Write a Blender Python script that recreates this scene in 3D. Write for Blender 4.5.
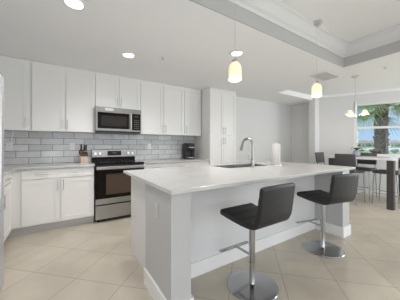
import bpy, bmesh, math, random
from mathutils import Vector, Matrix
R = math.radians
PI = math.pi
random.seed(7)
for o in list(bpy.data.objects):
    bpy.data.objects.remove(o, do_unlink=True)
scene = bpy.context.scene
COL = scene.collection

# ------------------------------------------------------------------ camera
cam_d = bpy.data.cameras.new('camera')
cam = bpy.data.objects.new('camera', cam_d)
COL.objects.link(cam)
cam.location = (0, 0, 1.2)
cam.rotation_euler = (R(90), 0, R(-33.05))
cam_d.sensor_width = 36
cam_d.lens = 209 / 400 * 36
cam_d.shift_y = -4.3 / 400
cam_d.clip_start = 0.02
cam_d.clip_end = 2000
scene.camera = cam

# ------------------------------------------------------------------ world, sun, area lights, exposure
world = bpy.data.worlds.new('sky')
scene.world = world
world.use_nodes = True
wn = world.node_tree.nodes
wl = world.node_tree.links
wn.clear()
w_out = wn.new('ShaderNodeOutputWorld')
w_bg = wn.new('ShaderNodeBackground')
w_tc = wn.new('ShaderNodeTexCoord')
w_map = wn.new('ShaderNodeMapping')
w_map.inputs['Scale'].default_value = (1.0, 1.0, 2.6)
w_noise = wn.new('ShaderNodeTexNoise')
w_noise.inputs['Scale'].default_value = 4.5
w_noise.inputs['Detail'].default_value = 6
w_ramp = wn.new('ShaderNodeValToRGB')
w_ramp.color_ramp.elements[0].position = 0.46
w_ramp.color_ramp.elements[1].position = 0.66
w_sep = wn.new('ShaderNodeSeparateXYZ')
w_grad = wn.new('ShaderNodeValToRGB')
e = w_grad.color_ramp.elements
e[0].position = 0.0
e[0].color = (0.45, 0.68, 0.92, 1)
e[1].position = 0.45
e[1].color = (0.17, 0.42, 0.80, 1)
w_mix = wn.new('ShaderNodeMixRGB')
w_mix.inputs['Color2'].default_value = (0.95, 0.96, 0.98, 1)
wl.new(w_tc.outputs['Generated'], w_map.inputs['Vector'])
wl.new(w_map.outputs['Vector'], w_noise.inputs['Vector'])
wl.new(w_noise.outputs['Fac'], w_ramp.inputs['Fac'])
wl.new(w_tc.outputs['Generated'], w_sep.inputs['Vector'])
wl.new(w_sep.outputs['Z'], w_grad.inputs['Fac'])
wl.new(w_grad.outputs['Color'], w_mix.inputs['Color1'])
wl.new(w_ramp.outputs['Color'], w_mix.inputs['Fac'])
wl.new(w_mix.outputs['Color'], w_bg.inputs['Color'])
w_bg.inputs['Strength'].default_value = 0.88
wl.new(w_bg.outputs['Background'], w_out.inputs['Surface'])


def light(name, kind, loc, energy, color=(1, 1, 1), rot=(0, 0, 0), size=None, size_y=None, parent=None, **kw):
    d = bpy.data.lights.new(name, kind)
    d.energy = energy
    d.color = color
    if kind == 'AREA':
        d.shape = 'RECTANGLE'
        d.size = size
        d.size_y = size_y or size
    for k, v in kw.items():
        setattr(d, k, v)
    o = bpy.data.objects.new(name, d)
    COL.objects.link(o)
    o.location = loc
    o.rotation_euler = rot
    o.parent = parent
    return o


# sun high behind the house: lights the garden, not the room
light('sun', 'SUN', (0, 0, 20), 4.0, (1, 0.96, 0.9), (R(36), 0, R(-135)), angle=R(0.6))
# daylight through the sliding doors of the living room behind the camera
light('sliding_door_daylight', 'AREA', (2.6, -4.45, 1.1), 54, (1, 0.985, 0.975), (R(90), 0, 0), 7.4, 2.0)
# added upward fill near the rear opening, brightens the ceiling
light('ceiling_uplight_fill', 'AREA', (2.6, -4.3, 0.25), 30, (1, 0.99, 0.985), (R(145), 0, 0), 7.4, 0.9)
# daylight through the dining window
light('dining_window_daylight', 'AREA', (8.2, -1.6, 1.6), 145, (0.95, 0.98, 1), (R(90), 0, R(72)), 3.0, 2.0)

# added fill from the left, behind the camera; the wall there is solid
light('left_side_fill', 'AREA', (-1.15, -1.7, 1.35), 32, (0.97, 0.985, 1), (R(90), 0, R(-90)), 2.4, 1.5)
# added unseen spots without fixtures, fill light for the dining side
for lx, ly in ((5.2, -0.6), (4.8, 0.6)):
    light('dining_side_fill', 'SPOT', (lx, ly, 2.5), 34, (1, 0.99, 0.98), spot_size=R(165), spot_blend=0.9, shadow_soft_size=0.22)

scene.view_settings.view_transform = 'Standard'
scene.view_settings.look = 'None'
scene.view_settings.gamma = 1
scene.view_settings.use_curve_mapping = False
scene.view_settings.exposure = 0.10


# ------------------------------------------------------------------ materials
def mat(name, color, rough=0.5, metal=0.0, emit=None, emit_s=0.0, spec=0.5, coat=0.0):
    m = bpy.data.materials.new(name)
    m.use_nodes = True
    b = m.node_tree.nodes['Principled BSDF']
    b.inputs['Base Color'].default_value = (*color, 1)
    b.inputs['Roughness'].default_value = rough
    b.inputs['Metallic'].default_value = metal
    b.inputs['Specular IOR Level'].default_value = spec
    b.inputs['Coat Weight'].default_value = coat
    if emit:
        b.inputs['Emission Color'].default_value = (*emit, 1)
        b.inputs['Emission Strength'].default_value = emit_s
    return m


def noisy(m, scale, c1, c2, p1=0.35, p2=0.65, bump=0.0, stretch=(1, 1, 1), detail=5, rough_var=None):
    """noise driven colour variation (and bump) on the surface itself"""
    nt = m.node_tree
    b = nt.nodes['Principled BSDF']
    tc = nt.nodes.new('ShaderNodeTexCoord')
    mp = nt.nodes.new('ShaderNodeMapping')
    mp.inputs['Scale'].default_value = stretch
    n = nt.nodes.new('ShaderNodeTexNoise')
    n.inputs['Scale'].default_value = scale
    n.inputs['Detail'].default_value = detail
    r = nt.nodes.new('ShaderNodeValToRGB')
    r.color_ramp.elements[0].position = p1
    r.color_ramp.elements[0].color = (*c1, 1)
    r.color_ramp.elements[1].position = p2
    r.color_ramp.elements[1].color = (*c2, 1)
    nt.links.new(tc.outputs['Object'], mp.inputs['Vector'])
    nt.links.new(mp.outputs['Vector'], n.inputs['Vector'])
    nt.links.new(n.outputs['Fac'], r.inputs['Fac'])
    nt.links.new(r.outputs['Color'], b.inputs['Base Color'])
    if bump:
        bp = nt.nodes.new('ShaderNodeBump')
        bp.inputs['Strength'].default_value = bump
        bp.inputs['Distance'].default_value = 0.01
        nt.links.new(n.outputs['Fac'], bp.inputs['Height'])
        nt.links.new(bp.outputs['Normal'], b.inputs['Normal'])
    return m


M = {}
M['cab'] = mat('white_cabinet_paint', (0.86, 0.848, 0.83), 0.38)
M['island'] = mat('island_pier_grey', (0.51, 0.507, 0.505), 0.5)  # island piers set darker than the knee and end panels
M['knee'] = mat('knee_panel_white', (0.74, 0.74, 0.74), 0.45)
M['panel'] = mat('end_panel_pale', (0.75, 0.74, 0.73), 0.45)
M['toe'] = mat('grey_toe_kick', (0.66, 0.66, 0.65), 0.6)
M['trim'] = mat('white_trim_paint', (0.84, 0.84, 0.83), 0.4)
M['wall'] = noisy(mat('light_grey_wall_paint', (0.75, 0.75, 0.75), 0.75), 140, (0.745, 0.745, 0.745), (0.765, 0.765, 0.765), bump=0.05)
M['ceiling'] = noisy(mat('ceiling_paint', (0.93, 0.93, 0.93), 0.9), 160, (0.92, 0.92, 0.922), (0.94, 0.94, 0.942), bump=0.08)
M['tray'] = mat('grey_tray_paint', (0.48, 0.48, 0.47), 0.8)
M['tray_ceiling'] = mat('tray_ceiling_paint', (0.88, 0.88, 0.88), 0.85)
M['quartz'] = noisy(mat('white_quartz', (0.84, 0.83, 0.82), 0.2), 7, (0.535, 0.525, 0.515), (0.565, 0.555, 0.545), 0.3, 0.6, detail=8)
M['steel'] = noisy(mat('brushed_steel', (0.44, 0.43, 0.41), 0.36, 1.0), 60, (0.40, 0.39, 0.375), (0.48, 0.47, 0.455), stretch=(1, 1, 30))
M['micro_steel'] = noisy(mat('brushed_microwave_steel', (0.30, 0.29, 0.28), 0.34, 1.0), 60, (0.27, 0.265, 0.25), (0.33, 0.32, 0.31), stretch=(1, 1, 30))
M['fridge'] = mat('pale_steel_door', (0.62, 0.63, 0.66), 0.4, 0.6)
M['nickel'] = mat('brushed_nickel', (0.66, 0.655, 0.65), 0.36, 1.0)
M['faucet'] = mat('faucet_nickel', (0.42, 0.41, 0.40), 0.3, 1.0)
M['chrome'] = mat('chrome', (0.42, 0.42, 0.425), 0.16, 1.0)
M['black_glass'] = mat('black_glass', (0.010, 0.006, 0.005), 0.06, spec=0.18)
M['oven_glass'] = mat('dark_oven_glass', (0.085, 0.06, 0.045), 0.15, spec=0.2)
M['micro_glass'] = mat('dark_microwave_glass', (0.022, 0.02, 0.019), 0.06, spec=0.3)
M['black_plastic'] = mat('black_plastic', (0.018, 0.018, 0.019), 0.35)
M['leather'] = noisy(mat('black_leather', (0.016, 0.016, 0.017), 0.45), 220, (0.013, 0.013, 0.014), (0.020, 0.020, 0.021), bump=0.15)
M['chair_fabric'] = noisy(mat('charcoal_upholstery', (0.085, 0.085, 0.09), 0.6), 200, (0.075, 0.075, 0.08), (0.10, 0.10, 0.105), bump=0.1)
M['dark_wood'] = noisy(mat('charcoal_wood', (0.05, 0.048, 0.048), 0.45), 14, (0.04, 0.038, 0.038), (0.065, 0.062, 0.06), stretch=(8, 8, 1))
M['crown'] = mat('tray_crown_paint', (0.70, 0.70, 0.695), 0.8)
M['table_white'] = mat('white_table_top', (0.82, 0.82, 0.82), 0.15)
M['shade'] = mat('warm_glass_shade', (0.9, 0.78, 0.52), 0.35, emit=(1.0, 0.89, 0.64), emit_s=0.46)
M['shade_rim'] = mat('glowing_glass_rim', (0.95, 0.9, 0.8), 0.35, emit=(1.0, 0.92, 0.76), emit_s=0.75)
M['led'] = mat('downlight_lens', (1, 1, 1), 0.4, emit=(1, 0.98, 0.94), emit_s=6)
M['plastic'] = mat('white_plastic', (0.86, 0.86, 0.85), 0.35)
M['slot'] = mat('dark_slot', (0.04, 0.04, 0.04), 0.6)
M['paper'] = noisy(mat('paper_towel', (0.68, 0.655, 0.63), 0.9), 60, (0.66, 0.635, 0.61), (0.72, 0.695, 0.67), bump=0.2)
M['wood'] = noisy(mat('pale_wood', (0.62, 0.48, 0.38), 0.5), 12, (0.62, 0.47, 0.37), (0.72, 0.58, 0.48), stretch=(6, 6, 1))
M['brown_wood'] = noisy(mat('brown_wood', (0.10, 0.05, 0.03), 0.5), 12, (0.07, 0.035, 0.022), (0.13, 0.065, 0.04), stretch=(6, 6, 1))
M['vase'] = mat('blue_grey_glazed_ceramic', (0.32, 0.37, 0.43), 0.2)
M['leaf'] = noisy(mat('dark_leaf', (0.04, 0.07, 0.03), 0.5), 20, (0.025, 0.05, 0.02), (0.07, 0.11, 0.045))
M['display'] = mat('clock_display', (0.02, 0.015, 0.01), 0.1, emit=(0.9, 0.6, 0.25), emit_s=0.05)
M['knob'] = mat('knob_metal', (0.75, 0.74, 0.72), 0.25, 1.0)
M['button'] = mat('panel_button', (0.07, 0.07, 0.07), 0.4)
M['gasket'] = mat('grey_gasket', (0.25, 0.25, 0.26), 0.6)
M['plate'] = mat('pale_grey_plate', (0.57, 0.57, 0.565), 0.4)
M['grass'] = noisy(mat('lawn_grass', (0.16, 0.26, 0.08), 0.9), 0.9, (0.17, 0.27, 0.10), (0.30, 0.38, 0.20), bump=0.3)
M['water'] = mat('lake_water', (0.45, 0.55, 0.55), 0.4)
M['bark'] = noisy(mat('palm_bark', (0.16, 0.12, 0.09), 0.9), 9, (0.055, 0.042, 0.03), (0.19, 0.145, 0.105), bump=0.6, stretch=(1, 1, 2))
M['frond'] = noisy(mat('palm_frond_green', (0.08, 0.15, 0.05), 0.5), 3, (0.12, 0.24, 0.07), (0.28, 0.42, 0.16))
M['shrub'] = noisy(mat('shrub_green', (0.06, 0.12, 0.04), 0.8), 4, (0.035, 0.075, 0.03), (0.10, 0.17, 0.06), bump=0.5)
M['tree'] = noisy(mat('far_tree_green', (0.09, 0.14, 0.08), 0.9), 0.5, (0.06, 0.10, 0.055), (0.13, 0.18, 0.10), bump=0.5)
M['house'] = mat('house_stucco', (0.62, 0.56, 0.46), 0.9)
M['house_b'] = mat('house_stucco_white', (0.72, 0.70, 0.64), 0.9)
M['roof'] = mat('house_roof_tiles', (0.30, 0.27, 0.25), 0.9)
M['house_glass'] = mat('house_window_glass', (0.12, 0.16, 0.2), 0.2)


def brick_mat(name, width, row, mortar, c1, c2, cm, rough, vec_nodes, offset, bump, mottle=None):
    m = mat(name, c1, rough)
    nt = m.node_tree
    b = nt.nodes['Principled BSDF']
    br = nt.nodes.new('ShaderNodeTexBrick')
    br.offset = offset
    br.inputs['Scale'].default_value = 1
    br.inputs['Brick Width'].default_value = width
    br.inputs['Row Height'].default_value = row
    br.inputs['Mortar Size'].default_value = mortar
    br.inputs['Mortar Smooth'].default_value = 0.2
    br.inputs['Color1'].default_value = (*c1, 1)
    br.inputs['Color2'].default_value = (*c2, 1)
    br.inputs['Mortar'].default_value = (*cm, 1)
    vec = vec_nodes(nt)
    nt.links.new(vec, br.inputs['Vector'])
    col = br.outputs['Color']
    if mottle:
        tc = nt.nodes.new('ShaderNodeTexCoord')
        n = nt.nodes.new('ShaderNodeTexNoise')
        n.inputs['Scale'].default_value = mottle[0]
        n.inputs['Detail'].default_value = 7
        n.inputs['Distortion'].default_value = 0.8
        nt.links.new(tc.outputs['Object'], n.inputs['Vector'])
        r = nt.nodes.new('ShaderNodeValToRGB')
        r.color_ramp.elements[0].position = 0.3
        r.color_ramp.elements[0].color = (*mottle[1], 1)
        r.color_ramp.elements[1].position = 0.7
        r.color_ramp.elements[1].color = (*mottle[2], 1)
        nt.links.new(n.outputs['Fac'], r.inputs['Fac'])
        mx = nt.nodes.new('ShaderNodeMixRGB')
        mx.blend_type = 'MULTIPLY'
        mx.inputs['Fac'].default_value = 1
        nt.links.new(col, mx.inputs['Color1'])
        nt.links.new(r.outputs['Color'], mx.inputs['Color2'])
        col = mx.outputs['Color']
    nt.links.new(col, b.inputs['Base Color'])
    bp = nt.nodes.new('ShaderNodeBump')
    bp.invert = True
    bp.inputs['Strength'].default_value = bump
    bp.inputs['Distance'].default_value = 0.004
    nt.links.new(br.outputs['Fac'], bp.inputs['Height'])
    nt.links.new(bp.outputs['Normal'], b.inputs['Normal'])
    return m


def floor_vec(nt):
    tc = nt.nodes.new('ShaderNodeTexCoord')
    mp = nt.nodes.new('ShaderNodeMapping')
    mp.inputs['Rotation'].default_value = (0, 0, R(-45))
    mp.inputs['Location'].default_value = (-0.243 + 0.4572 * 40, -0.119 + 0.4572 * 40, 0)
    nt.links.new(tc.outputs['Object'], mp.inputs['Vector'])
    return mp.outputs['Vector']


def splash_vec(nt):
    tc = nt.nodes.new('ShaderNodeTexCoord')
    sp = nt.nodes.new('ShaderNodeSeparateXYZ')
    cb = nt.nodes.new('ShaderNodeCombineXYZ')
    ax = nt.nodes.new('ShaderNodeMath')
    ax.inputs[1].default_value = 0.005 + 0.3048 * 20
    ay = nt.nodes.new('ShaderNodeMath')
    ay.inputs[1].default_value = -0.914
    nt.links.new(tc.outputs['Object'], sp.inputs['Vector'])
    nt.links.new(sp.outputs['X'], ax.inputs[0])
    nt.links.new(sp.outputs['Z'], ay.inputs[0])
    nt.links.new(ax.outputs[0], cb.inputs['X'])
    nt.links.new(ay.outputs[0], cb.inputs['Y'])
    return cb.outputs['Vector']


M['floor'] = brick_mat('diagonal_porcelain_tile', 0.4572, 0.4572, 0.0042, (0.55, 0.492, 0.405), (0.525, 0.467, 0.385), (0.36, 0.32, 0.27),
                       0.34, floor_vec, 0.0, 0.25, (2.4, (0.86, 0.86, 0.86), (1.06, 1.06, 1.06)))
M['splash'] = brick_mat('grey_subway_tile', 0.3048, 0.1016, 0.0045, (0.58, 0.583, 0.588), (0.74, 0.74, 0.74), (0.27, 0.27, 0.265),
                        0.16, splash_vec, 0.5, 0.5, (5, (0.9, 0.9, 0.9), (1.06, 1.06, 1.06)))

gm = bpy.data.materials.new('window_glass')
gm.use_nodes = True
gn = gm.node_tree.nodes
gn.clear()
go = gn.new('ShaderNodeOutputMaterial')
gt = gn.new('ShaderNodeBsdfTransparent')
gg = gn.new('ShaderNodeBsdfGlossy')
gg.inputs['Roughness'].default_value = 0.02
gx = gn.new('ShaderNodeMixShader')
gx.inputs[0].default_value = 0.05
gm.node_tree.links.new(gt.outputs[0], gx.inputs[1])
gm.node_tree.links.new(gg.outputs[0], gx.inputs[2])
gm.node_tree.links.new(gx.outputs[0], go.inputs['Surface'])
M['glass'] = gm


# ------------------------------------------------------------------ mesh helpers
class MB:
    def __init__(self):
        self.bm = bmesh.new()

    def box(self, x0, y0, z0, x1, y1, z1, bevel=0.0, seg=2, mtx=None):
        r = bmesh.ops.create_cube(self.bm, size=1)
        vs = r['verts']
        m = Matrix.Translation(((x0 + x1) / 2, (y0 + y1) / 2, (z0 + z1) / 2)) @ Matrix.Diagonal((abs(x1 - x0), abs(y1 - y0), abs(z1 - z0), 1))
        if mtx is not None:
            m = mtx @ m
        bmesh.ops.transform(self.bm, matrix=m, verts=vs)
        if bevel:
            es = list({ed for v in vs for ed in v.link_edges})
            bmesh.ops.bevel(self.bm, geom=es, offset=bevel, segments=seg, profile=0.5, affect='EDGES')
        return self

    def lathe(self, prof, c=(0, 0, 0), seg=24, mtx=None, cap=True):
        base = Matrix.Translation(c) if mtx is None else mtx
        rings = []
        for (r, z) in prof:
            rings.append([self.bm.verts.new(base @ Vector((r * math.cos(2 * PI * k / seg), r * math.sin(2 * PI * k / seg), z))) for k in range(seg)])
        for a, b in zip(rings[:-1], rings[1:]):
            for k in range(seg):
                self.bm.faces.new((a[k], a[(k + 1) % seg], b[(k + 1) % seg], b[k]))
        if cap:
            self.bm.faces.new(list(reversed(rings[0])))
            self.bm.faces.new(rings[-1])
        return self

    def cyl(self, p, q, r, seg=16, r2=None):
        p, q = Vector(p), Vector(q)
        d = q - p
        m = Matrix.Translation(p) @ d.to_track_quat('Z', 'Y').to_matrix().to_4x4()
        return self.lathe([(r, 0), (r if r2 is None else r2, d.length)], seg=seg, mtx=m)

    def tube(self, pts, r, seg=10):
        pts = [Vector(p) for p in pts]
        rs = r if isinstance(r, (list, tuple)) else [r] * len(pts)
        rings = []
        up = None
        for i, p in enumerate(pts):
            t = (pts[min(i + 1, len(pts) - 1)] - pts[max(i - 1, 0)]).normalized()
            if up is None:
                up = t.orthogonal().normalized()
            up = (up - t * up.dot(t)).normalized()
            w = t.cross(up)
            rings.append([self.bm.verts.new(p + (up * math.cos(2 * PI * k / seg) + w * math.sin(2 * PI * k / seg)) * rs[i]) for k in range(seg)])
        for a, b in zip(rings[:-1], rings[1:]):
            for k in range(seg):
                self.bm.faces.new((a[k], a[(k + 1) % seg], b[(k + 1) % seg], b[k]))
        self.bm.faces.new(list(reversed(rings[0])))
        self.bm.faces.new(rings[-1])
        return self

    def poly(self, pts):
        self.bm.faces.new([self.bm.verts.new(p) for p in pts])
        return self

    def prism(self, prof, x0, x1, bevel=0.0, axis='X'):
        """closed (a, b) outline swept along an axis; X: (y, z), Y: (x, z), Z: (x, y)"""
        def P(a, b, t):
            return {'X': (t, a, b), 'Y': (a, t, b), 'Z': (a, b, t)}[axis]
        A = [self.bm.verts.new(P(a, b, x0)) for a, b in prof]
        B = [self.bm.verts.new(P(a, b, x1)) for a, b in prof]
        n = len(prof)
        fs = []
        for i in range(n):
            fs.append(self.bm.faces.new((A[i], A[(i + 1) % n], B[(i + 1) % n], B[i])))
        fa = self.bm.faces.new(list(reversed(A)))
        fb = self.bm.faces.new(B)
        bmesh.ops.recalc_face_normals(self.bm, faces=fs + [fa, fb])
        if bevel:
            bmesh.ops.bevel(self.bm, geom=list(fa.edges) + list(fb.edges), offset=bevel, segments=2, profile=0.5, affect='EDGES')
        return self

    def blob(self, c, r, sub=2, sc=(1, 1, 1), rough=0.0):
        g = bmesh.ops.create_icosphere(self.bm, subdivisions=sub, radius=1)
        for v in g['verts']:
            k = 1 + random.uniform(-rough, rough)
            v.co = Vector((c[0] + v.co.x * r * sc[0] * k, c[1] + v.co.y * r * sc[1] * k, c[2] + v.co.z * r * sc[2] * k))
        return self

    def build(self, name, m, parent=None, smooth=True, loc=None):
        me = bpy.data.meshes.new(name)
        bmesh.ops.recalc_face_normals(self.bm, faces=self.bm.faces)
        self.bm.to_mesh(me)
        self.bm.free()
        me.materials.append(m)
        if smooth:
            me.polygons.foreach_set('use_smooth', [True] * len(me.polygons))
            me.set_sharp_from_angle(angle=R(38))
        o = bpy.data.objects.new(name, me)
        COL.objects.link(o)
        if parent is not None:
            o.parent = parent
        if loc:
            o.location = loc
        return o


def thing(name, label, cat, loc=(0, 0, 0), rz=0.0, group=None):
    o = bpy.data.objects.new(name, None)
    o.empty_display_size = 0.1
    COL.objects.link(o)
    o.location = loc
    o.rotation_euler = (0, 0, rz)
    return tag(o, label, cat, group)


def tag(o, label, cat, group=None):
    o['label'] = label
    o['category'] = cat
    if group:
        o['group'] = group
    return o


def struct(o):
    o['kind'] = 'structure'
    return o


KIDS = {}


def kids(o):
    return [c for c in bpy.data.objects if c.parent == o]


def copy_tree(o, parent=None):
    c = o.copy()
    COL.objects.link(c)
    if parent is not None:
        c.parent = parent
    for ch in kids(o):
        if ch.name != c.name:
            copy_tree(ch, c)
    return c


# ------------------------------------------------------------------ the setting
CZ = 2.44          # kitchen ceiling
DZ = 2.56          # dining ceiling
YB = 4.2           # kitchen back wall
struct(MB().box(-1.4, -5.0, -0.12, 8.2, 4.4, 0).build('floor', M['floor']))

c = MB()
c.box(-1.4, 3.10, CZ, 6.4, 4.4, 2.95)
c.box(-1.4, 1.545, CZ, 4.18, 3.10, 2.95)
c.box(-1.4, -1.5, CZ, 0.32, 1.545, 2.95)
c.box(3.72, -1.5, CZ, 4.18, 1.545, 2.95)
c.box(-1.4, -4.8, CZ, 4.18, -1.5, 2.95)
c.box(4.18, -4.8, DZ, 8.4, 3.10, 2.95)
struct(c.build('ceiling', M['ceiling'], smooth=False))
struct(MB().box(0.32, -1.5, 2.76, 3.72, 1.545, 2.95).build('ceiling', M['tray_ceiling'], smooth=False))
# tray recess: grey fascia and stepped crown
t = MB()
t.box(0.32, 1.533, CZ + 0.001, 3.72, 1.545, 2.59)
t.box(3.708, -1.5, CZ + 0.001, 3.72, 1.533, 2.59)
t.box(0.32, -1.5, CZ + 0.001, 0.332, 1.533, 2.59)
t.box(0.332, -1.5, CZ + 0.001, 3.708, -1.488, 2.59)
struct(t.build('trim_1', M['tray'], smooth=False))
t = MB()
cr = [(0, 0), (-0.02, 0), (-0.028, 0.03), (-0.055, 0.05), (-0.085, 0.095), (-0.10, 0.13), (-0.125, 0.145), (-0.125, 0.169), (0, 0.169)]
t.prism([(1.545 + a, 2.59 + b) for a, b in cr], 0.32, 3.72, axis='X')
t.prism([(3.72 + a, 2.59 + b) for a, b in cr], -1.5, 1.545, axis='Y')
t.prism([(0.32 - a, 2.59 + b) for a, b in cr], -1.5, 1.545, axis='Y')
struct(t.build('trim_2', M['crown'], smooth=False))

w = MB()
w.box(-1.4, YB, 0, 3.33, YB + 0.2, 2.5)
w.box(3.33, 3.9, 0, 6.2, YB + 0.2, 2.5)
struct(w.build('wall_back', M['wall'], smooth=False))
struct(MB().box(-1.4, -4.8, 2.2, 7.7, -4.6, 2.6).build('wall_rear', M['wall'], smooth=False))
struct(MB().box(-1.4, -4.6, 0, -1.19, YB, 2.5).build('wall_left', M['wall'], smooth=False))

# right wall: stub, pier and the angled wall with the window
PX, PY = 5.88, 3.03
ANG = math.atan2(-0.889, 0.458)
WM = Matrix.Translation((PX, PY, 0)) @ Matrix.Rotation(ANG, 4, 'Z')      # local x runs along the wall, +y is outdoors (flipped below)
OUT = 1 if (Matrix.Rotation(ANG, 3, 'Z') @ Vector((0, 1, 0))).x > 0 else -1
W0, W1 = 0.775, 2.75
WB, WT, WR = 0.96, 2.262, 1.652
w = MB()
w.box(5.93, 3.2, 0, 6.2, 3.9, 2.5)
w.box(5.666, 3.03, 0, 6.2, 3.2, 2.58)


def wbox(mb, a, d0, z0, b, d1, z1, bevel=0):
    return mb.box(a, min(d0 * OUT, d1 * OUT), z0, b, max(d0 * OUT, d1 * OUT), z1, bevel, mtx=WM)


wbox(w, 0, 0, 0, W0, 0.2, 2.62)
wbox(w, W0, 0, 0, W1, 0.2, WB)
wbox(w, W0, 0, WT, W1, 0.2, 2.62)
wbox(w, W1, 0, 0, 4.6, 0.2, 2.62)
struct(w.build('wall_right', M['wall'], smooth=False))

win = struct(thing('window_1', '', '', (0, 0, 0)))
for k in ('label', 'category'):
    del win[k]
f = MB()
fw = 0.065
wbox(f, W0, -0.012, WB, W0 + fw, 0.12, WT)
wbox(f, W1 - fw, -0.012, WB, W1, 0.12, WT)
wbox(f, W0, -0.012, WT - 0.035, W1, 0.12, WT)
wbox(f, W0, -0.012, WB, W1, 0.12, WB + 0.035)
f.build('frame', M['trim'], win, smooth=False)
wbox(MB(), W0 + fw, 0.03, WR - 0.028, W1 - fw, 0.09, WR + 0.028).build('meeting_rail', M['trim'], win, smooth=False)
wbox(MB(), W0 - 0.04, -0.06, WB - 0.035, W1 + 0.04, -0.001, WB).build('sill', M['trim'], win, smooth=False)
wbox(MB(), W0 + fw, 0.058, WB + 0.035, W1 - fw, 0.064, WT - 0.035).build('pane', M['glass'], win, smooth=False)

# trims
t = MB()
t.box(3.33, 3.885, 0.93, 5.93, 3.9, 0.985)
t.box(5.915, 3.2, 0.93, 5.93, 3.9, 0.985)
struct(t.build('trim_3', M['wall'], smooth=False))
t = MB()
t.box(3.33, 3.885, 0, 5.93, 3.9, 0.13)
struct(t.build('baseboard_back', M['trim'], smooth=False))
t = MB()
t.box(5.915, 3.2, 0, 5.93, 3.885, 0.13)
wbox(t, 0, -0.015, 0, 4.6, -0.001, 0.13)
struct(t.build('baseboard_right', M['trim'], smooth=False))
t = MB()
wbox(t, 0, -0.05, DZ - 0.06, 4.6, -0.001, DZ - 0.001)
struct(t.build('trim_4', M['ceiling'], smooth=False))
struct(MB().box(-1.19, YB - 0.012, 0.914, 2.57, YB - 0.0005, 1.425).build('backsplash', M['splash'], smooth=False))


# ------------------------------------------------------------------ cabinets
def shaker(mb, x0, x1, z0, z1, yf, t=0.02, rail=0.06, rec=0.009):
    """shaker front whose face is at y = yf, facing -Y"""
    mb.box(x0, yf, z0, x0 + rail, yf + t, z1)
    mb.box(x1 - rail, yf, z0, x1, yf + t, z1)
    mb.box(x0 + rail, yf, z1 - rail, x1 - rail, yf + t, z1)
    mb.box(x0 + rail, yf, z0, x1 - rail, yf + t, z0 + rail)
    mb.box(x0 + rail, yf + rec, z0 + rail, x1 - rail, yf + t, z1 - rail)
    return mb


def pull(parent, cx, cz, yf, length=0.14, vertical=True):
    mb = MB()
    h = length / 2
    if vertical:
        mb.cyl((cx, yf - 0.032, cz - h), (cx, yf - 0.032, cz + h), 0.0065, 10)
        for s in (-1, 1):
            mb.cyl((cx, yf - 0.032, cz + s * h * 0.75), (cx, yf + 0.001, cz + s * h * 0.75), 0.005, 8)
    else:
        mb.cyl((cx - h, yf - 0.032, cz), (cx + h, yf - 0.032, cz), 0.0065, 10)
        for s in (-1, 1):
            mb.cyl((cx + s * h * 0.75, yf - 0.032, cz), (cx + s * h * 0.75, yf + 0.001, cz), 0.005, 8)
    return mb.build('handle', M['nickel'], parent)


G = 0.0035


def upper(name, label, x0, x1, z0, z1, doors, yf=3.89, handles=None):
    """doors: list of (xa, xb, handle side) in world x"""
    cx = (x0 + x1) / 2
    o = thing(name, label, 'cabinet', (cx, YB - 0.013, z0), 0, 'white wall cabinets above the counter')
    dy = yf - (YB - 0.013)
    h = z1 - z0
    MB().box(x0 - cx + 0.001, dy + 0.021, 0, x1 - cx - 0.001, 0, h).build('body', M['cab'], o, smooth=False)
    for a, b, side in doors:
        d = shaker(MB(), a - cx + G, b - cx - G, G, h - 0.03, dy).build('door', M['cab'], o, smooth=False)
        hx = (b - cx - 0.032) if side > 0 else (a - cx + 0.032)
        pull(d, hx, 0.115, dy)
    MB().box(x0 - cx + 0.001, dy - 0.004, h - 0.03, x1 - cx - 0.001, dy + 0.021, h).build('top_trim', M['cab'], o, smooth=False)
    return o


UZ, UT = 1.42, 2.436
upper('wall_cabinet', 'white single-door wall cabinet in the corner nearest the refrigerator', -0.86, -0.397, UZ, UT, [(-0.86, -0.425, 1)])
upper('wall_cabinet', 'white two-door wall cabinet between the corner cabinet and the microwave', -0.397, 0.44, UZ, UT, [(-0.397, 0.0215, 1), (0.0215, 0.44, -1)])
upper('wall_cabinet', 'short white two-door wall cabinet directly above the microwave', 0.44, 1.202, 1.85, UT, [(0.44, 0.821, 1), (0.821, 1.202, -1)])
upper('wall_cabinet', 'white two-door wall cabinet right of the microwave', 1.202, 2.14, UZ, UT, [(1.202, 1.671, 1), (1.671, 2.14, -1)])
upper('wall_cabinet', 'narrow white single-door wall cabinet beside the tall pantry', 2.14, 2.557, UZ, UT, [(2.14, 2.557, -1)])

# tall pantry
PX0, PX1, PF = 2.575, 3.315, 3.57
cx = (PX0 + PX1) / 2
o = thing('pantry_cabinet', 'tall white four-door pantry cabinet at the right end of the kitchen run', 'cabinet', (cx, 3.885, 0))
hw = (PX1 - PX0) / 2
dy = PF - 3.885
MB().box(-hw, dy + 0.021, 0.10, hw - 0.002, 0, UT).box(-hw, 0, 0.10, hw - 0.002, 0.30, UT).build('body', M['cab'], o, smooth=False)
MB().box(-hw + 0.001, dy + 0.07, 0, hw - 0.003, 0.28, 0.0995).build('toe_kick', M['toe'], o, smooth=False)
for (z0, z1, hz) in ((0.12, 1.405, 1.30), (1.425, UT - 0.03, 1.53)):
    for s in (-1, 1):
        a, b = (-hw + G, -G / 2) if s < 0 else (G / 2, hw - 0.002 - G)
        d = shaker(MB(), a, b, z0 + G, z1 - G, dy).build('door', M['cab'], o, smooth=False)
        pull(d, s * 0.034, hz, dy)
MB().box(-hw, dy - 0.006, UT - 0.03, hw - 0.002, dy + 0.021, UT).build('top_trim', M['cab'], o, smooth=False)

BF = 3.60      # base door face


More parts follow.
